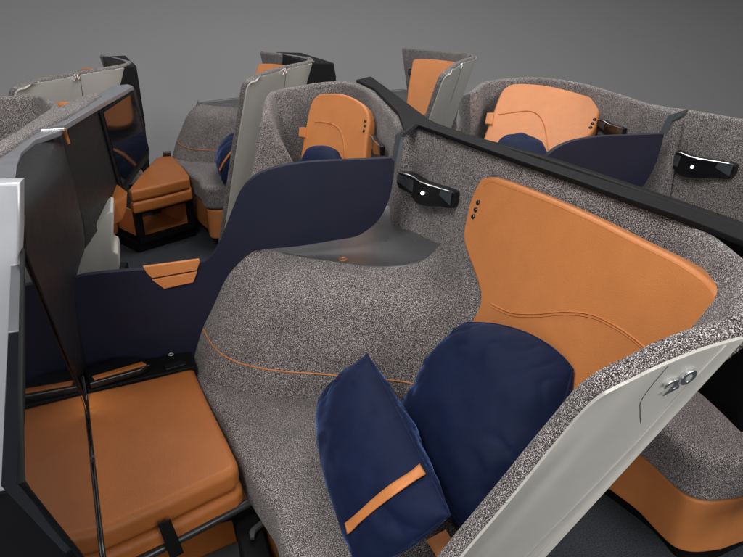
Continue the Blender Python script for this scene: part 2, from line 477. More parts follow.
# ridge, panel seams and number on the shell
def seam_on(bv, pts, r, m, parent, lift=0.0, n=20, name='panel_seam'):
    p = hits(bv, pts, lift)
    if len(p) > 1: return tube(name, p, r, m, parent, n, 6)
seam_on(bvc, [(725, 345), (686, 386), (647, 430), (600, 480), (560, 521), (524, 557)], .0016, M['cream'], cream, .0008)
seam_on(bvc, [(668, 366), (652, 385), (641, 401), (640, 411), (640.5, 423)], .0008, M['slate'], cream, 0)
p0 = hit(bvc, 660, 388); p1 = hit(bvc, 687, 374); p2 = hit(bvc, 668, 372)
xa = (p1-p0).normalized(); nn = xa.cross(hit(bvc, 655, 398)-p0).normalized()
if nn.dot(CAM-p0) < 0: nn = -nn
ya = nn.cross(xa).normalized()
mid = hit(bvc, 676, 381, .003)
mt = Matrix((( xa.x, ya.x, nn.x, mid.x), (xa.y, ya.y, nn.y, mid.y), (xa.z, ya.z, nn.z, mid.z), (0, 0, 0, 1)))
text_mesh('row_number', '20', .042, .0022, M['chrome'], A, mt @ Matrix.Scale(1.25, 4, V((1, 0, 0))), .2)

# backrest leather
pa = [PZ(479, 180, 1.075), PZ(719, 304, 1.085), PZ(469, 328, .715)]
b0, bn = plane3(*pa)
if bn.dot(CAM-b0) < 0: bn = -bn
b0 = b0+bn*.01
hd = [(479, 180), (487, 176.5), (500, 178), (548, 196.6), (591, 216), (634, 237.6), (677, 259), (703, 276.4), (716, 289), (719.5, 304), (717, 319.5), (704, 334), (668, 354), (632, 374), (604, 390), (574, 412), (540, 448), (500, 462), (470, 430), (462, 380), (468, 330), (476.6, 310), (479.5, 296), (474.5, 276), (466, 252.7), (462.4, 237), (465, 219), (470, 199)]
pts = [PP(x, y, b0, bn) for x, y in hd]
def sculpt_back(pts, b0, bn, name, parent, depth=.05, bow=.0):
    pts = smc(pts, 4)
    bm = bmesh.new(); add_slab(bm, pts, -bn*depth, .012, 4)
    return wn(link(name, mesh_from(bm, True, 50), M['leather'], parent))
back = sculpt_back(pts, b0, bn, 'backrest', A)
bvb = caster(back)
for k in (0, 1):
    s = [(480, 291.5+3*k), (491.7, 304+3*k), (511, 312.5+3*k), (535, 314+3*k), (565, 311.7+3*k), (591, 314.5+3*k), (612.4, 324+3*k), (629.7, 335+3*k), (650, 352+3*k), (672, 375+3*k)]
    tube('seam', hits(bvb, s, .0005), .0022 if k == 0 else .0016, M['leather'], back, 40, 6)
for (x, y) in ((478.2, 202.5), (475.8, 209.7), (473.3, 216.5)):
    bm = bmesh.new(); bmesh.ops.create_uvsphere(bm, u_segments=14, v_segments=8, radius=.0085)
    bmesh.ops.translate(bm, verts=bm.verts, vec=hit(bvb, x, y, -.002)); link('button', mesh_from(bm), M['gloss'], back)
# edge stitching line
ed = [(483, 186), (490, 182), (500, 184), (548, 202), (591, 221), (634, 243), (676, 264), (700, 280), (710, 291), (713, 304)]
tube('edge_stitch', hits(bvb, ed, .0002), .0009, M['leather'], back, 50, 5)

# tray between wall and divider
TZ = .80
tr = [(386, 204), (412, 219), (438.5, 235), (439, 244), (426, 257), (406, 264.5), (374, 266), (341, 261), (301, 255.5), (262, 248), (250, 240), (300, 222), (345, 212)]
pts = [PZ(x, y, TZ) for x, y in tr]
tray_pts = smc(pts, 4)
c = sum(tray_pts, V())/len(tray_pts)
bm = bmesh.new()
rings = []
for k, (s, dz) in enumerate(((1.0, 0), (.985, -.004), (.94, -.012), (.8, -.02), (.5, -.024), (.2, -.025))):
    rings.append([bm.verts.new(c+(p-c)*s+V((0, 0, dz))) for p in tray_pts])
n = len(tray_pts)
for a, b in zip(rings, rings[1:]):
    for i in range(n): bm.faces.new((a[i], a[(i+1) % n], b[(i+1) % n], b[i]))
bm.faces.new(rings[-1])
tray = link('tray', mesh_from(bm, True, 60), M['tray'], A)
s = tray.modifiers.new('depth', 'SOLIDIFY'); s.thickness = .02; s.offset = 1
bvt = caster(tray)
e = hit(bvt, 343, 260, .001)
bm = bmesh.new()
ring = [e+V((math.cos(a)*.012, math.sin(a)*.012, .001)) for a in [2*math.pi*i/24 for i in range(25)]]
add_tube(bm, ring, .0012, 5)
add_tube(bm, [e+V((-.007, -.005, .001)), e+V((0, .007, .001)), e+V((.007, -.005, .001))], .0012, 5)
link('emblem', mesh_from(bm), M['leather'], tray)

# console: smooth fabric body falling from the tray edge to the seat
r0 = [PY(258, 249, DY), PZ(268, 250, TZ), PZ(301, 257, TZ), PZ(341, 262.5, TZ), PZ(374, 267.5, TZ), PZ(406, 266, TZ), PZ(427, 258, TZ), PZ(441, 244, TZ), PZ(456, 236, .81), PZ(490, 240, .84)]
r1 = [PY(240, 262, DY), PZ(262, 266, .785), PZ(299, 274, .785), PZ(341, 279, .785), PZ(375, 283, .785), PZ(409, 281, .785), PZ(432, 273, .785), PZ(449, 260, .785), PZ(464, 253, .79), PZ(500, 258, .81)]
r2 = [PY(226, 279, DY), PZ(252, 290, .735), PZ(293, 301, .735), PZ(340, 306, .735), PZ(378, 309, .735), PZ(414, 309, .735), PZ(440, 305, .73), PZ(459, 296, .735), PZ(474, 288, .745), PZ(510, 290, .76)]
r3 = [PY(213, 307, DY), PZ(235, 326, .63), PZ(282, 338, .63), PZ(335, 344, .63), PZ(377, 347, .63), PZ(415, 349, .63), PZ(445, 348, .63), PZ(467, 342, .64), PZ(485, 333, .66), PZ(520, 330, .68)]
r4 = [PY(203, 328, DY), PZ(224, 355.6, .535), PZ(277, 370.7, .53), PZ(330, 375, .53), PZ(379, 378.7, .53), PZ(410, 383, .53), PZ(445, 390, .53), PZ(470, 395, .53), PZ(500, 395, .53), PZ(530, 390, .55)]
r5 = [PY(196, 350, DY), PZ(212, 374, .47), PZ(264, 392, .46), PZ(322, 397, .455), PZ(379, 400, .455), PZ(410, 404, .455), PZ(445, 410, .455), PZ(475, 414, .455), PZ(505, 415, .455), PZ(540, 410, .455)]
r6 = [PY(192, 366, DY), PZ(206, 395, .40), PZ(258, 412, .39), PZ(322, 415, .38), PZ(379, 417, .38), PZ(410, 419, .38), PZ(445, 424, .38), PZ(475, 428, .38), PZ(505, 430, .38), PZ(540, 430, .38)]
cons = loft('side_console', [r0, r1, r2, r3, r4, r5, r6], 60, 40, .03, M['tweed'], A)
bvk = caster(cons)
tube('piping', hits(bvk, [(203.5, 329), (211, 343), (224, 355.6), (246, 365), (277, 370.7), (313, 373.4), (344, 376), (379, 378.7), (410, 383), (440, 390)], .0005), .0026, M['leather'], cons, 60, 8)
# seat cushion
f0 = [PZ(193, 361, .435), PZ(199, 388, .42), PZ(221, 424, .41), PZ(242, 469, .40), PZ(260, 500.5, .39), PZ(275, 527, .385), PZ(290, 560, .38), PZ(318, 620, .37), PZ(345, 680, .365)]
f0 = [p for p in f0 if p.y > 1.06]
fr_ = [V((p.x, p.y, 0)) for p in f0]+[V((.055, 1.02, 0)), V((.075, .965, 0)), V((.12, .935, 0)), V((.20, .925, 0))]
def seat_slab(name, inset, zt, zb, bev, m, seg, slope=0.0):
    pts = []
    for i, p in enumerate(fr_):
        q = V(p)
        if i < len(f0): q.x += inset
        else: q += V((inset*.6, inset*.6, 0)); q.x = max(q.x, .055+inset)
        pts.append(q)
    pts = sm(pts, 40)+[V((.58, .95+inset, 0)), V((.64, 1.2, 0)), V((.62, 1.5, 0)), V((.45, 1.72, 0)), V((pts[0].x+.03, pts[0].y+.01, 0))]
    bm = bmesh.new(); add_slab(bm, [V((p.x, p.y, zt)) for p in pts], V((0, 0, zb-zt)), bev, seg)
    return wn(link(name, mesh_from(bm, True, 45), m, A))
seat = seat_slab('seat_cushion', 0, .445, .29, .05, M['tweed'], 6)
base = seat_slab('seat_base', .02, .285, .085, .012, M['leather'], 3)
seat_slab('toe_kick', .08, .08, 0.0, .004, M['black'], 1)

# wall lamp A
bvl = caster(lin)
def lamp_on(parent, bv, pl, pr, w=None, lens=True):
    a = hit(bv, *pl); b = hit(bv, *pr); c = (a+b)/2
    al = (b-a); ww = w or al.length
    r = (CAM-c).normalized()
    upv = V((0, 0, 1)); out = al.cross(upv).normalized()
    if out.dot(r) < 0: out = -out
    upv = out.cross(al).normalized()
    if upv.z < 0: upv = -upv
    return lamp(parent, c, al, upv, out, ww, lens)
lamp_on(A, bvl, (403, 181), (460, 200))

# ------------------------------------------------------------------ navy divider between A and B
def divider_thing(dx=0, label=''):
    return None
D1 = thing('privacy_divider', (.1, DY, .4), 'navy divider panel with swept curved top and tan pull tab beside the foreground seat', 'divider', 'navy privacy dividers')
o1 = [(394.3, 158.6), (393.6, 158.1), (391, 158.2), (354, 160), (313, 162), (284, 166), (264, 172), (251, 180), (241, 192), (232.5, 212), (223, 236), (213, 255), (200, 263), (172, 267), (143, 270), (71, 279.5), (74, 310), (80, 352), (84, 372), (120, 378), (160, 372), (200, 362), (206, 328), (214, 305), (226, 279), (240, 262), (252, 252), (268, 249), (300, 246), (330, 241), (354, 237), (366, 231), (378, 220.7), (386, 207), (391, 192), (394, 172), (394.6, 161)]
pts = smc([PY(x, y, DY) for x, y in o1], 4)
# keep a straight far corner, smooth the rest by dense sampling of the traced points
bm = bmesh.new(); add_slab(bm, pts, V((0, .022, 0)), .004, 3)
wn(link('panel', mesh_from(bm, True, 35), M['navy'], D1))
yt = DY-.008
t1 = slab('pull_tab', [PY(143, 267, yt), PY(199, 259.5, yt), PY(200, 262, yt), PY(197, 270.5, yt), PY(152, 278.5, yt), PY(147, 274, yt)], V((0, .012, 0)), M['leather'], D1, .003)
slab('tab_lip', [PY(152, 280, yt), PY(197, 272, yt), PY(193.5, 282.5, yt), PY(164, 289, yt)], V((0, .01, 0)), M['leather'], D1, .002)

# ------------------------------------------------------------------ ottoman A
OZ = .47
Ot = thing('ottoman', (-.25, 1.4, 0), 'tan leather ottoman in the lower left corner beside the foreground seat', 'ottoman', OTT)
def ottoman(T, top, z, h1, h2):
    pts = [PZ(x, y, z) for x, y in top]
    c = sum(pts, V())/len(pts)
    slab('top_cushion', pts, V((0, 0, -h1)), M['leather_dark'], T, .022, 5)
    p2 = [p+V((0, 0, -h1-.003))+(p-c).normalized()*.006 for p in pts]
    slab('lower_cushion', p2, V((0, 0, -h2)), M['leather_dark'], T, .02, 4)
    return pts
top = [(70, 396), (88, 391), (140, 379.5), (186, 368), (194, 367.5), (198, 378), (207, 398), (226, 436), (237, 459), (237, 466), (231, 472), (205, 484), (170, 501), (113, 526), (90, 535), (60, 545)]
ap = ottoman(Ot, top, OZ, .07, .075)
# tube rail, strap and storage tray under the ottoman
ta, tb = PZ(249, 503, .345), PZ(118, 571, .345)
tube('tube_rail', [ta, tb], .012, M['steel'], Ot, 0, 12)
sa = [(157.5, 520.5), (170, 516), (182.5, 546), (171.5, 553.5)]
zz = [.46, .46, .32, .32]
bm = bmesh.new()
pa_ = [PZ(158, 521, .437)+V((0, -.012, 0)), PZ(170.5, 516, .437)+V((0, -.012, 0)), PZ(184, 548, .325)+V((0, -.016, 0)), PZ(171, 555, .325)+V((0, -.016, 0))]
add_slab(bm, pa_, V((0, .004, 0)), .001)
link('strap', mesh_from(bm), M['black'], Ot)
slab('storage_tray', [PZ(110, 600, .15), PZ(130, 545, .15), PZ(232, 520, .15), PZ(238, 545, .15), PZ(205, 600, .15)], V((0, 0, -.012)), M['leather_dark'], Ot, .002)
slab('storage_lip', [PZ(190, 562, .155), PZ(238, 541, .155), PZ(250, 552, .155), PZ(215, 600, .155), PZ(180, 600, .155)], V((0, 0, -.012)), M['tray'], Ot, .003)
slab('side_frame', [PZ(243, 499, .29), PZ(254, 497, .29), PZ(272, 560, .29), PZ(285, 610, .29), PZ(256, 612, .29), PZ(243, 560, .29), PZ(236, 527, .29)], V((0, 0, -.27)), M['black'], Ot, .006)
slab('hinge_link', [PZ(249, 531, .31), PZ(252, 527, .31), PZ(262, 519, .31), PZ(264.5, 522, .31), PZ(256, 530, .31), PZ(254, 537, .31), PZ(250, 537, .31)], V((0, 0, -.012)), M['slate'], Ot, .002)
# black ledge between ottoman and divider
Lg = [(82, 352), (120, 351), (190, 350), (198, 358), (196, 367), (140, 380), (88, 392), (80, 395)]
led = slab('back_ledge', [PZ(x, y, .475) for x, y in [(84, 372), (191, 350), (196, 366), (140, 378.5), (88, 390.5)]], V((0, 0, -.1)), M['black'], Ot, .004)
slab('flap_frame', [PZ(83, 369, .50), PZ(118, 357, .50), PZ(142, 359, .50), PZ(150, 364, .50), PZ(140, 369, .5), PZ(90, 383, .5)], V((0, 0, -.025)), M['gloss'], Ot, .006)
slab('leather_flap', [PZ(92, 376, .505), PZ(142, 361.5, .505), PZ(146, 364, .505), PZ(94, 379, .505)], V((0, 0, -.01)), M['leather_dark'], Ot, .002)
slab('latch_plate', [PZ(163, 365, .48), PZ(182, 360, .48), PZ(185, 364, .48), PZ(166, 369.5, .48)], V((0, 0, -.006)), M['gloss'], Ot, .001)
bm = bmesh.new(); e = PZ(171, 355, .482); add_tube(bm, [e+V((math.cos(a)*.007, math.sin(a)*.007, .002)) for a in [i*math.pi/8 for i in range(17)]], .002, 6)
link('latch_ring', mesh_from(bm), M['alu'], Ot)

# ------------------------------------------------------------------ front partition (monitor wall) of the centre pair
P1 = thing('partition_wall', (-.45, 2.0, 0), 'black partition wall with brushed metal top rail and two dark screens at left', 'partition', PART)
# screen of A: leaning plane along the wall
s0 = PZ(88, 418, .47); SLP = .2; sn = V((1, SLP, 0)).normalized()
def PSA(x, y): return PP(x, y, s0, sn)
scr = [(24.5, 256), (41, 296), (66, 358), (84, 403), (93, 440), (101, 480), (107, 520), (111, 560), (112, 600), (81, 552), (23.5, 480)]
sc = slab('screen', [PSA(x, y) for x, y in [(24.5, 256), (41, 296), (66, 358), (84, 403), (93, 440), (101, 480), (106, 520), (109, 556), (108, 590), (81, 552), (23.5, 480)]], -sn*.02, M['glass'], P1, .001)
tube('screen_edge', [PSA(x, y)+sn*.002 for x, y in [(23, 252), (41, 296), (66, 358), (85, 403), (94, 440), (102, 480), (108, 520), (112, 556), (113, 600)]], .003, M['black'], P1, 40, 6)
def PSL(y, z, d=.002): return V((s0.x-SLP*(y-s0.y)+d, y, z))
tube('edge_trim', [PSL(1.72, .52), PSL(1.66, .478), PSL(1.58, .4735), PSL(1.4, .473), PSL(1.25, .473), PSL(1.12, .473), PSL(1.06, .468), PSL(1.035, .45), PSL(1.02, .40), PSL(1.0, .30)], .0045, M['gloss'], P1, 50, 6)
tube('bezel', [PSA(x, y)+sn*.001 for x, y in [(22, 250), (20.5, 400), (20, 482), (50, 521), (80, 557), (110, 600)]], .004, M['black'], P1, 0, 8)
# curved panel between the two screens
cr = []
left = [(17, 166, 1.12), (22, 215, 1.05), (25, 256, .96), (41, 296, .86), (66, 358, .67), (84, 400, .5)]
def crow(l, r, y_r):
    pass
rowsL = [PSA(14, 170), PSA(18, 210), PSA(25, 256), PSA(42, 298), PSA(64, 352), V((s0.x-SLP*(1.74-s0.y), 1.74, .50)), V((s0.x-SLP*(1.76-s0.y), 1.76, .36))]
rowsR = [PY(61, 130, 2.20), PY(68, 162, 2.22), PY(77, 196, 2.24), PY(85, 246, 2.22), PY(73, 290, 2.05), PY(86, 385, 1.95), PY(92, 420, 1.9)]
top0 = [PZ(17, 168, 1.145), PZ(19.5, 155, 1.145), PZ(33, 140, 1.145), PZ(47, 133, 1.145), PZ(61, 129.5, 1.145)]
bul = [p-top0[0].lerp(top0[-1], i/4) for i, p in enumerate(top0)]
rows = [top0]
for k, (a, b) in enumerate(zip(rowsL[1:], rowsR[1:])):
    a = a-sn*.012
    w_ = .75-.11*k
    rows.append([a.lerp(b, i/4)+V((bul[i].x, bul[i].y, 0))*w_+V((.03*math.sin(math.pi*i/4), 0, 0)) for i in range(5)])
loft('corner_panel', rows, 24, 24, .02, M['corner'], P1)
# panel with B's screen
q0 = V((-.487, 2.35, 1.0)); qn = V((.986, -.167, 0)).normalized()
def PSB(x, y): return PP(x, y, q0, qn)
slab('monitor_panel', [PSB(62, 129), PSB(66, 124), PSB(133, 86), PSB(136, 90), PSB(150, 152), PSB(148, 160), PSB(119, 200), PSB(86, 248), PSB(83, 232)], -qn*.02, M['blackleather'], P1, .004)
tube('stitch_line', [PSB(61.5, 143)+qn*.001, PSB(72, 180)+qn*.001, PSB(83, 222)+qn*.001, PSB(86, 243)+qn*.001], .0012, M['steel'], P1, 20, 5)
fr = slab('screen_frame', [PSB(98, 112)+qn*.008, PSB(131, 90)+qn*.008, PSB(148, 150)+qn*.008, PSB(119, 192)+qn*.008], -qn*.008, M['black'], P1, .002)
slab('screen', [PSB(101, 112.5)+qn*.0105, PSB(130, 93.5)+qn*.0105, PSB(145.5, 148)+qn*.0105, PSB(120, 185)+qn*.0105], -qn*.004, M['glass'], P1, .0005)
# metal top rail
RZ = 1.16
slab('metal_rail', [PZ(41, 128.5, RZ), PZ(63, 125.5, RZ), PZ(100, 104, RZ), PZ(133, 86, RZ), PZ(128, 84, RZ), PZ(112, 86, RZ), PZ(98, 94, RZ)], V((0, 0, -.02)), M['rail'], P1, .003)
slab('metal_corner', [PZ(-30, 180, RZ), PZ(16, 178, RZ), PZ(17, 164, RZ), PZ(21, 152, RZ), PZ(35, 139, RZ), PZ(60, 130, RZ), PZ(62, 127.5, RZ), PZ(41, 129, RZ), PZ(20, 136.5, RZ), PZ(0, 154, RZ), PZ(-30, 176, RZ)], V((0, 0, -.02)), M['rail'], P1, .004)
slab('rail_cap', [PZ(-40, 181.5, RZ+.004), PZ(22.5, 180, RZ+.004), PZ(21.5, 177.5, RZ+.004), PZ(-40, 178, RZ+.004)], V((0, 0, -.012)), M['chrome'], P1, .002)
slab('rail_cap', [PZ(41, 129.5, RZ+.004), PZ(64, 128, RZ+.004), PZ(63.5, 125, RZ+.004), PZ(44, 127.5, RZ+.004)], V((0, 0, -.012)), M['chrome'], P1, .002)
for (x, y) in ((22.5, 180), (61.5, 127)):
    a = [PZ(x-1, y+1, RZ-.002), PZ(x+4.5, y+1.5, RZ-.002)]
    slab('leather_clip', [a[0], a[1], a[1]+V((.004, 0, -.05)), a[0]+V((.012, 0, -.055))], V((-.004, .012, 0)), M['leather'], P1, .001)
# metal end panel facing the near aisle and dark plinth below it
ye = 1.02
slab('metal_end_panel', [PY(-120, 186, ye), PY(20.5, 182, ye), PY(20.5, 230, ye), PY(15, 350, ye), PY(9.5, 480, ye), PY(6, 492, ye), PY(-120, 510, ye)], V((0, .03, 0)), M['alu'], P1, .006)
slab('plinth', [PY(-120, 508, ye+.01), PY(6, 492, ye+.01), PY(18, 492, ye+.01), PY(50, 526, ye+.01), PY(78, 560, ye+.01), PY(110, 620, ye+.01), PY(110, 700, ye+.01), PY(-120, 700, ye+.01)], V((0, .04, 0)), M['black'], P1, .005)
slab('end_edge', [PY(21, 190, ye+.03), PY(24, 250, ye+.03), PY(24, 478, ye+.03), PY(10, 490, ye+.03), PY(14, 350, ye+.03)], V((0, .02, 0)), M['black'], P1, .003)
# cream footwell cheek under the monitor of B
chk = slab('footwell_cheek', [PY(113, 212, 2.45), PY(113, 248, 2.45), PY(119, 255, 2.45), PY(117, 274, 2.45), PY(95, 284, 2.45), PY(66, 290, 2.45), PY(72, 262, 2.45), PY(84, 240, 2.45), PY(98, 222, 2.45)], V((-.02, .2, 0)), M['cream'], P1, .012, 3, 4)

# ------------------------------------------------------------------ rear partition (black rail behind A and B)
P2 = thing('partition_wall', (.75, 1.9, 0), 'long black partition rail running behind the foreground seat to the right edge', 'partition', PART)
rz = 1.17
slab('top_rail', [PZ(356, 79.5, rz), PZ(371, 76, rz), PZ(412, 106, rz), PZ(432, 121, rz), PZ(500, 145.5, rz), PZ(570, 169, rz), PZ(640, 191, rz), PZ(721, 219, rz), PZ(743, 226.5, rz), PZ(800, 247, rz), PZ(800, 262, rz), PZ(743, 240, rz), PZ(700, 223, rz), PZ(673, 213, rz), PZ(624, 196.5, rz), PZ(575, 179, rz), PZ(502, 154, rz), PZ(443, 133, rz), PZ(417, 124, rz), PZ(404, 129, rz), PZ(398, 112, rz), PZ(374, 88, rz)], V((0, 0, -.014)), M['black'], P2, .004)
# bracket down the wall at the joint
bk = hits(bvl, [(403, 131), (414.5, 126), (412, 128)], .0)
zb0 = PZ(403, 131, 1.15)
bo = V((-.05, .0, 0))
def bq_(x, y): return PP(x, y, zb0+bo, V((-.92, .0, .39)).normalized())
slab('joint_bracket', [bq_(416, 123.5), bq_(395.5, 134), bq_(391.5, 160), bq_(396, 162), bq_(401, 136), bq_(410, 129)], .012, M['slate'], P2, .002)
# body of the partition under the rail (back side faces the row behind)
rows = [[V((.80, 3.0, z)), V((.72, 2.05, z)), V((.86, 1.5, z)), V((.945, 1.05, z)), V((.965, .9, z)), V((.95, .76, z))] for z in (1.157, .78)]
loft('back_panel', rows, 24, 6, .03, M['black'], P2)

# ------------------------------------------------------------------ pillows on A
big = pillow('pillow', [PZ(394, 438, .455), V((.47, .84, .455)), PZ(592, 358, .875), PZ(462, 309, .865)], .22, M['velvet'], None, 90, .0, .010, 1, .72, True, .40)
tag(big, 'large rounded navy velvet pillow leaning on the foreground backrest', 'pillow', PIL)
CU = [PZ(320, 402, .49), PZ(360, 582, .47), PZ(455, 519, .68), PZ(367, 350, .72)]
c_t = thing('cushion', ((CU[0]+CU[1])/2).to_tuple(), 'rectangular navy velvet cushion with tan leather band lying on the foreground seat', 'cushion', PIL)
cu = pillow('cushion_body', CU, .19, M['velvet'], c_t, 90, .03, .0065, 2, .90, True, .46)
bvq = caster(cu)
f = .70
bp = [(347.5, 523), (351.5, 519), (360, 512), (375, 499), (392, 486), (410, 474), (419, 466.5)]
bq = [(350.5, 534), (355, 530), (363, 522), (378, 509), (396, 496), (414, 484), (425, 477)]
ra = hits(bvq, bp, .009); rb = hits(bvq, bq, .009)
loft('leather_band', [ra, rb], 24, 4, .004, M['leather'], c_t)
slab('band_end', [PZ(427, 541, .49), PZ(444, 531, .52), PZ(453, 546, .5), PZ(438, 560, .48)], V((.004, 0, .004)), M['leather'], c_t, .001)

# ------------------------------------------------------------------ copies of whole suites
def copy_tree(o, shift, parent=None):
    c = o.copy(); COL.objects.link(c)
    if parent:
        c.parent = parent; c.matrix_parent_inverse = o.matrix_parent_inverse.copy()
    else: c.location = V(o.location)+V(shift); INV[c.name] = V(c.location)
    for ch in list(o.children):
        copy_tree(ch, shift, c)
    return c
def relabel(o, label): o['label'] = label; return o
SC = V((-.16, 2.97, 0))
A_first = list(A.children)
def part_copy(A, shift, skip, root):
    for ch in list(A.children):
        if ch.name.split('.')[0] not in skip:
            copy_tree(ch, (0, 0, 0), root)
Cc = thing('airline_seat', V(A.location)+SC, 'grey tweed seat with pale shell across the far aisle, behind the far tan ottoman', 'airline seat', SEATS)
for ch in A_first:
    if ch.name.split('.')[0] not in ('fabric_lining', 'outer_shell', 'row_number', 'backrest', 'wing_lining'):
        c = copy_tree(ch, SC, Cc); c.matrix_parent_inverse = Matrix.Translation(-V(A.location))
cst = [(V((.46, 5.1, 1.15)), V((.55, 5.1, .6))), (V((.49, 5.02, 1.15)), V((.58, 5.0, .6))), (V((.57, 4.82, 1.155)), V((.63, 4.8, .5))), (V((.66, 4.6, 1.155)), V((.67, 4.6, .45))), (V((.71, 4.42, 1.155)), V((.66, 4.45, .45))),
       (V((.70, 4.24, 1.155)), V((.55, 4.36, .45))), (V((.64, 4.11, 1.155)), V((.47, 4.28, .45))), (V((.475, 3.92, 1.15)), V((.31, 4.08, .45))), (V((.317, 3.67, 1.145)), V((.2, 3.88, .45))), (V((.262, 3.575, 1.12)), V((.22, 3.80, .55))),
       (PY(246.5, 85, 3.56), PY(246.5, 85, 3.56)+V((.06, .16, -.35))), (PY(242, 110, 3.6), PY(242, 110, 3.6)+V((.1, .14, -.25))), (PY(237, 140, 3.64), PY(237, 140, 3.64)+V((.12, .12, -.2))), (PY(231, 180, 3.7), PY(231, 180, 3.7)+V((.14, .1, -.15))), (PY(227, 208, 3.74), PY(227, 208, 3.74)+V((.15, .1, -.1)))]
cl_ = shell_ring('fabric_lining', cst[:6], TH, M['tweed'], Cc, 80, ref=V((.2, 4.5, .8)), inward=True)
ctop = [t for t, b in cst[4:10]][::-1]
cfr = [cst[9][0]]+[t for t, b in cst[10:]]+[PY(223, 235, 3.78), PY(220, 255, 3.8)]
rows = []
for k, fpt in enumerate(cfr):
    r = [fpt+V((.005, -.012, -.008))]
    for i, t in enumerate(ctop[1:]):
        d = (cfr[0].z-fpt.z)
        r.append(t+V((.006, -.012, -.012))+V((-.26, .16, -1))*d)
    rows.append(r)
wing_lining([[p+V((-.004, .004, .003)) for p in r] for r in rows], Cc, .03, 40, 40, M['tweed'])
csh = loft('outer_shell', rows, 40, 30, .01, M['cream'], Cc)
SE = V((1.15, .03, 0))
k0, kn = plane3(PZ(413, 60, 1.10), PZ(455, 63, 1.10), PZ(409, 88, .92))
if kn.dot(CAM-k0) < 0: kn = -kn
kb = [(411.5, 66), (412.5, 61), (416, 58.5), (430, 58.5), (450, 60.5), (457, 62.5), (459, 66), (457, 80), (450, 100), (425, 115), (407, 112), (407, 95), (409, 80)]
sculpt_back([PP(x, y, k0, kn)-SE for x, y in kb], k0-SE, kn, 'backrest', Cc, .05)
bvx = caster(csh)
seam_on(bvx, [(286, 70), (284, 90), (280, 110)], .0016, M['slate'], csh, 0, 12)
try:
    p0 = hit(bvx, 279, 72); p1 = hit(bvx, 288, 70)
    xa = (p1-p0).normalized(); ya = V((0, 0, 1)); nn = xa.cross(ya).normalized(); mid = hit(bvx, 283.5, 71.5, .004)
    text_mesh('row_number', '20', .045, .003, M['chrome'], Cc, Matrix(((xa.x, ya.x, nn.x, mid.x), (xa.y, ya.y, nn.y, mid.y), (xa.z, ya.z, nn.z, mid.z), (0, 0, 0, 1))), .2)
except RuntimeError as e_: print(e_)
Ec = relabel(copy_tree(Cc, V((1.15, .03, 0))), 'small far seat with cream shell and tan headrest at top centre right')
Ic = relabel(copy_tree(Cc, V((-1.16, .02, 0))), 'far upper left seat showing mostly its pale shell above the black screens')
Gc = relabel(copy_tree(A, V((1.1, .06, 0))), 'grey tweed seat cut by the right edge, with lamp and grey tray')
gb0 = PZ(672, 114, 1.16)+V((-.05, 0, 0)); gbn = V((-.92, 0, .39)).normalized()
slab('joint_bracket', [PP(x, y, gb0, gbn) for x, y in ((686.5, 109), (668, 115.5), (659.5, 132), (664, 135), (671.5, 121), (682, 116))], .012, M['slate'], Gc, .002)
cc = relabel(copy_tree(c_t, SC), 'small navy cushion with tan band on the seat beside the far ottoman')

# ------------------------------------------------------------------ mirrored seats (D traced, B and H copies)
Dd = thing('airline_seat', (1.6, 2.6, 0), 'grey tweed seat with tan backrest facing left beyond the long black rail', 'airline seat', SEATS)
def upd(px, py, z, off): t = PZ(px, py, z); return (t, t+V(off))
w1 = [(PY(452, 140, 3.0), V((.2, -.02, -.05))), (PY(459, 118, 3.05), V((.15, .0, -.15))), (PY(463, 104, 3.08), V((.1, .02, -.3)))]
st = [(a, a+b) for a, b in w1]+[upd(470, 91, 1.13, (.06, .02, -.5)), upd(479, 82.5, 1.148, (.04, .02, -.6)), upd(492, 79.5, 1.155, (.03, .02, -.65)), upd(507, 77.5, 1.16, (.03, .02, -.65)),
      upd(530, 76.5, 1.165, (.03, .02, -.65)), upd(551, 77.5, 1.17, (.03, .02, -.65)), upd(572, 80.5, 1.17, (.03, .0, -.65)), upd(590, 84, 1.165, (.03, 0, -.65)), upd(620, 93, 1.16, (.0, 0, -.6)), upd(653, 103.5, 1.155, (.02, 0, -.6)), upd(684, 112, 1.155, (.03, 0, -.6))]
dl = shell_ring('fabric_lining', st, TH, M['tweed'], Dd, 70, ref=V((1.4, 2.5, .8)), inward=True)
bvd = caster(dl)
d0, dn = plane3(PZ(503, 90, 1.10), PZ(598, 101, 1.09), PZ(487, 132, .93))
if dn.dot(CAM-d0) < 0: dn = -dn
d0 = d0+dn*.06
hdd = [(500, 93.5), (507, 86), (516, 83), (541, 84), (568, 89.5), (590, 96), (599, 99.5), (601, 104), (598, 118), (594, 130), (585, 139), (566, 150), (556, 162), (545, 185), (500, 185), (474, 165), (482.6, 140), (490, 120)]
db = sculpt_back([PP(x, y, d0, dn) for x, y in hdd], d0, dn, 'backrest', Dd, .05)
bve = caster(db)
tube('seam', hits(bve, [(486, 119), (498, 114.5), (513, 112.5), (527, 111), (537, 114), (544, 124), (547, 140), (549, 158)], .0005), .003, M['leather'], db, 40, 6)
for (x, y) in ((594.5, 119.5), (592.5, 123.5), (590.5, 127.5)):
    bm = bmesh.new(); bmesh.ops.create_uvsphere(bm, u_segments=12, v_segments=8, radius=.009)
    bmesh.ops.translate(bm, verts=bm.verts, vec=hit(bve, x, y, -.002)); link('button', mesh_from(bm), M['gloss'], db)
slab('pull_tab', [PP(487, 112.5, d0+dn*.01, dn), PP(494, 112.5, d0+dn*.01, dn), PP(492, 124, d0+dn*.01, dn), PP(485, 123, d0+dn*.01, dn)], .01, M['leather'], db, .002)
lamp_on(Dd, bvd, (600, 125), (627, 133), None, False)
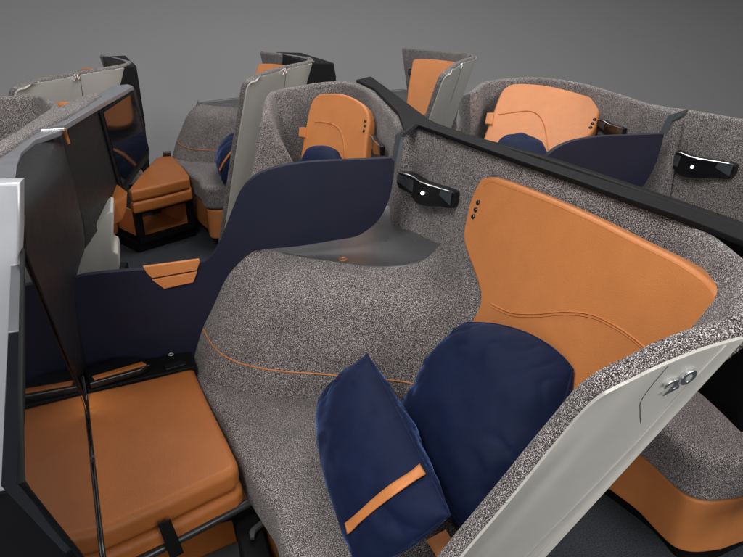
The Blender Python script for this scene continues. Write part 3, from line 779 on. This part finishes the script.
def mirror_mesh(src, name, my, dx, parent):
    me = src.data.copy(); me.transform(Matrix.Translation((dx, 2*my, -.07)) @ Matrix.Scale(-1, 4, V((0, 1, 0)))); me.flip_normals()
    o = bpy.data.objects.new(name, me); COL.objects.link(o); o.parent = parent; o.matrix_parent_inverse = Matrix.Translation(-INV[parent.name])
    for md in src.modifiers:
        n = o.modifiers.new(md.name, md.type)
        if md.type == 'SOLIDIFY': n.thickness = md.thickness; n.offset = md.offset
        if md.type == 'WEIGHTED_NORMAL': n.mode = 'FACE_AREA'; n.weight = 100; n.keep_sharp = True
    return o
for src, nm in ((cons, 'side_console'), (seat, 'seat_cushion'), (base, 'seat_base')):
    mirror_mesh(src, nm, 1.93, 1.09, Dd)
def oq(px, py, off): return PP(px, py, d0+dn*off, dn)
dp = pillow('pillow', [oq(484, 205, .11), oq(560, 205, .11), oq(545, 136, .09), oq(496, 134, .09)], .13, M['velvet'], None, 30, 0, .006, 5, .66, True, .42)
tag(dp, 'navy velvet pillow half hidden by the black rail on the seat behind it', 'pillow', PIL)
SB = V((-1.09, -.06, 0)); SH = V((-2.34, -.02, 0))
def skipcopy(o, shift, skip):
    c = o.copy(); COL.objects.link(c); c.location = V(o.location)+V(shift); INV[c.name] = V(c.location)
    for ch in list(o.children):
        if ch.name.split('.')[0] not in skip: copy_tree(ch, shift, c)
    return c
Bb = relabel(skipcopy(Dd, SB, ('fabric_lining', 'backrest')), 'grey tweed seat with tan backrest peeking over the navy divider in the middle')
bst = [(PY(247, 185, 2.72), PY(247, 185, 2.72)+V((.2, .03, -.05))), (PY(252, 166, 2.74), PY(252, 166, 2.74)+V((.2, .03, -.1))), (PY(256, 140, 2.77), PY(256, 140, 2.77)+V((.2, .02, -.2))), (PY(259.5, 118, 2.80), PY(259.5, 118, 2.80)+V((.16, -.02, -.3))), upd(263, 100, 1.12, (.08, .0, -.45)), upd(269, 91.5, 1.14, (.06, .02, -.55)), upd(282, 88, 1.15, (.04, .02, -.6)),
       upd(297, 85.5, 1.155, (.03, .02, -.65)), upd(314, 82.5, 1.16, (.03, .02, -.65)), upd(335, 80.5, 1.165, (.03, .02, -.65)), upd(351, 81.5, 1.165, (.03, 0, -.65)), upd(374, 90, 1.16, (.03, 0, -.65)), upd(398, 112, 1.155, (.0, 0, -.6)), upd(411, 124, 1.15, (.05, 0, -.6))]
bb0, bbn = plane3(PZ(311, 101, 1.10), PZ(366, 113, 1.09), PZ(302, 160, .86))
if bbn.dot(CAM-bb0) < 0: bbn = -bbn
bb0 = bb0+bbn*.05
hb = [(308.5, 110), (311.5, 101), (316, 95.5), (322, 93), (340, 93), (352, 97), (361, 102.5), (366.5, 109), (369, 119), (368.5, 128), (367, 136), (365, 158), (362, 200), (300, 200), (299.5, 165), (302, 145), (305, 128)]
bbk = sculpt_back([PP(x, y, bb0, bbn) for x, y in hb], bb0, bbn, 'backrest', Bb, .05)
bvbb = caster(bbk)
tube('seam', hits(bvbb, [(306.5, 124), (315, 122), (323, 122), (333, 124.5), (340, 130), (343.5, 140), (345, 158)], .0005), .003, M['leather'], bbk, 30, 6)
slab('pull_tab', [PP(x, y, bb0+bbn*.012, bbn) for x, y in ((299, 127), (305.5, 127), (304.5, 137), (298.5, 136.5))], .012, M['leather'], bbk, .002)
for (x, y) in ((365.5, 121), (364.7, 126), (363.8, 131)):
    bm = bmesh.new(); bmesh.ops.create_uvsphere(bm, u_segments=12, v_segments=8, radius=.007)
    bmesh.ops.translate(bm, verts=bm.verts, vec=hit(bvbb, x, y, -.002)); link('button', mesh_from(bm), M['gloss'], bbk)
shell_ring('fabric_lining', bst, TH, M['tweed'], Bb, 70, ref=V((.35, 2.45, .8)), inward=True)
Hh = relabel(skipcopy(Dd, SH, ('side_console', 'seat_cushion', 'seat_base', 'backrest', 'reading_lamp')), 'seat at left edge with only its tweed wing seen above the black partition')
slab('backrest', [PY(59, 125, 2.8), PY(60, 107, 2.8), PY(65, 102.7, 2.8), PY(72, 102, 2.8), PY(78, 105, 2.8), PY(80, 112, 2.8), PY(80, 128, 2.8)], V((-.04, .03, 0)), M['leather'], Hh, .01, 3)
slab('back_rim', [PZ(-40, 166, 1.175), PZ(0, 139, 1.175), PZ(27, 125, 1.175), PZ(52, 110, 1.175), PZ(75, 98, 1.175), PZ(97, 91, 1.175), PZ(101, 93, 1.175), PZ(86, 103, 1.175), PZ(66, 115, 1.175), PZ(36, 128, 1.175), PZ(2, 151, 1.175), PZ(-40, 178, 1.175)], V((-.02, 0, -.5)), M['tweed'], Hh, .012, 4)
bp_ = pillow('pillow', [PP(294, 205, bb0+bbn*.1, bbn), PP(350, 205, bb0+bbn*.1, bbn), PP(341, 147, bb0+bbn*.09, bbn), PP(305, 145, bb0+bbn*.09, bbn)], .12, M['velvet'], None, 30, 0, .006, 6, .66, True, .42)
tag(bp_, 'navy velvet pillow just above the top edge of the middle navy divider', 'pillow', PIL)
D2 = relabel(copy_tree(D1, V((1.075, .1, 0))), 'navy divider panel farther back, right of the tan backrest beyond the rail')
for ch in D2.children:
    if ch.name.startswith('panel'):
        ch.data = ch.data.copy()
        for v in ch.data.vertices: v.co.x = max(v.co.x, -.30+.002*(v.co.z-.4))


# ------------------------------------------------------------------ far ottoman
O2 = thing('ottoman', (-.32, 4.4, 0), 'tan leather ottoman with open storage box across the floor beyond the low divider', 'ottoman', OTT)
z2 = .45
t2 = [(155, 158), (163, 155), (172.5, 155), (181, 164), (189, 174), (189, 178), (160, 185), (131, 191), (128, 189), (140, 174)]
pt = [PZ(x, y, z2) for x, y in t2]
c2 = sum(pt, V())/len(pt)
slab('top_cushion', pt, V((0, 0, -.075)), M['leather_dark'], O2, .02, 4)
slab('lower_cushion', [p+V((0, 0, -.078))+(p-c2).normalized()*.006 for p in pt], V((0, 0, -.075)), M['leather_dark'], O2, .02, 4)
fl, frr = V((-.52, 3.99, 0)), V((-.17, 4.22, 0))
fx = (frr-fl); fu = fx.normalized(); fb = V((-fu.y, fu.x, 0))
if fb.y < 0: fb = -fb
zt, zb_ = .295, .07
def fp(a, z, d=0): return V((fl.x, fl.y, 0))+fx*a+fb*d+V((0, 0, z))
bm = bmesh.new()
for (a0, a1, za, zb2) in ((0, 1, zt-.03, zt), (0, 1, zb_, zb_+.035), (0, .1, zb_+.035, zt-.03), (.92, 1, zb_+.035, zt-.03)):
    add_slab(bm, [fp(a0, za), fp(a1, za), fp(a1, zb2), fp(a0, zb2)], fb*.05, .003, 2)
wn(link('box_frame', mesh_from(bm), M['black'], O2))
bm = bmesh.new()
for pl in ([fp(.08, zb_+.03, .05), fp(.94, zb_+.03, .05), fp(.94, zb_+.03, .40), fp(.08, zb_+.03, .40)], ):
    add_slab(bm, pl, V((0, 0, -.01)))
add_slab(bm, [fp(.93, zb_+.03, .05), fp(.93, zt-.02, .05), fp(.93, zt-.02, .4), fp(.93, zb_+.03, .4)], fu*.01)
add_slab(bm, [fp(.08, zb_+.03, .05), fp(.08, zt-.02, .05), fp(.08, zt-.02, .4), fp(.08, zb_+.03, .4)], -fu*.01)
link('box_lining', mesh_from(bm), M['leather'], O2)
bm = bmesh.new(); add_slab(bm, [fp(.08, zb_+.03, .4), fp(.94, zb_+.03, .4), fp(.94, zt-.02, .4), fp(.08, zt-.02, .4)], fb*.01)
link('box_back', mesh_from(bm), M['slate'], O2)
slab('strap', [fp(.53, .37, -.012), fp(.60, .37, -.012), fp(.66, .27, -.01), fp(.58, .27, -.01)], fb*.004, M['black'], O2, .001)
slab('base_plate', [fp(-.02, 0, .03), fp(1.02, 0, .03), fp(1.02, 0, .5), fp(-.02, 0, .5)], V((0, 0, .07)), M['black'], O2, .004)
# ottoman of the middle seat: only its tan end shows under the screen
O3 = thing('ottoman', (-.5, 2.6, 0), 'tan leather ottoman end peeking out under the upper screen above the cream cheek', 'ottoman', OTT)
slab('top_cushion', [PY(128, 193, 2.62), PY(127, 211, 2.62), PY(123, 221, 2.62), PY(112, 227, 2.62), PY(96, 230, 2.62), PY(96, 215, 2.62), PY(114, 203, 2.62)], V((-.12, .3, 0)), M['leather_dark'], O3, .012, 4)
slab('base_plate', [V((-.72, 2.5, 0)), V((-.50, 2.5, 0)), V((-.45, 2.9, 0)), V((-.72, 2.95, 0))], V((0, 0, .4)), M['black'], O3, .01)

# ------------------------------------------------------------------ far partitions
P3 = thing('partition_wall', (-.47, 4.5, 0), 'narrow black partition end standing upright between far pale shell and backdrop', 'partition', PART)
slab('monitor_box', [V((-.545, 4.17, 1.15)), V((-.40, 4.21, 1.15)), V((-.40, 4.21, .79)), V((-.41, 4.21, .765)), V((-.43, 4.21, .755)), V((-.56, 4.17, .755))], V((-.14, .75, 0)), M['black'], P3, .012, 3)
slab('support', [V((-.60, 4.5, 0)), V((-.46, 4.5, 0)), V((-.43, 4.5, .76)), V((-.60, 4.5, .76))], V((-.1, .5, 0)), M['black'], P3, .005)
box('latch', PZ(167, 153.5, .465), (.028, 0, 0), (0, .03, 0), (0, 0, .012), M['gloss'], P3)
P4 = thing('partition_wall', (.7, 4.2, 0), 'small black partition box standing right of the far pale shell at top', 'partition', PART)
slab('end_box', [PY(306, 62.5, 4.15), PY(334, 63, 4.15), PY(336.5, 77, 4.15), PY(336, 95, 4.15), PY(306, 95, 4.15)], V((-.1, .8, 0)), M['black'], P4, .01)
#REST
# ------------------------------------------------------------------ lights / world / render settings
def area(name, loc, target, size, power, color=(1, 1, 1), sy_=None):
    l = bpy.data.lights.new(name, 'AREA'); l.energy = power; l.size = size; l.color = color
    if sy_: l.shape = 'RECTANGLE'; l.size_y = sy_
    o = bpy.data.objects.new(name, l); COL.objects.link(o); o.location = loc
    o.rotation_euler = (V(target)-V(loc)).to_track_quat('-Z', 'Y').to_euler(); return o
area('side_softbox', (-1.6, -1.7, 1.9), (-.6, 1.2, .8), 1.6, 36, (1, 1, 1))
area('front_softbox', (1.6, -2.2, 2.3), (.4, 1.5, .7), 2.2, 62, (1, .99, .97))
area('key_softbox', (-1.0, -.2, 3.4), (.3, 1.6, .6), 1.2, 84, (1, .985, .96))
area('top_softbox', (1.0, 3.4, 3.8), (.5, 2.8, .6), 2.2, 64, (1, .99, .985), 1.6)
area('backdrop_light', (1.5, 6.75, 4.8), (1.5, 6.7, 0), 16, 95, (1, 1, 1), .6)
area('right_softbox', (3.5, 1.4, 2.8), (.3, 3.2, .9), 1.8, 44, (1, .99, .98))
w = bpy.data.worlds.new('World'); S.world = w; w.use_nodes = True
w.node_tree.nodes['Background'].inputs['Color'].default_value = (1, 1, 1, 1)
w.node_tree.nodes['Background'].inputs['Strength'].default_value = .07
S.view_settings.view_transform = 'Standard'; S.view_settings.look = 'None'
S.view_settings.exposure = 0
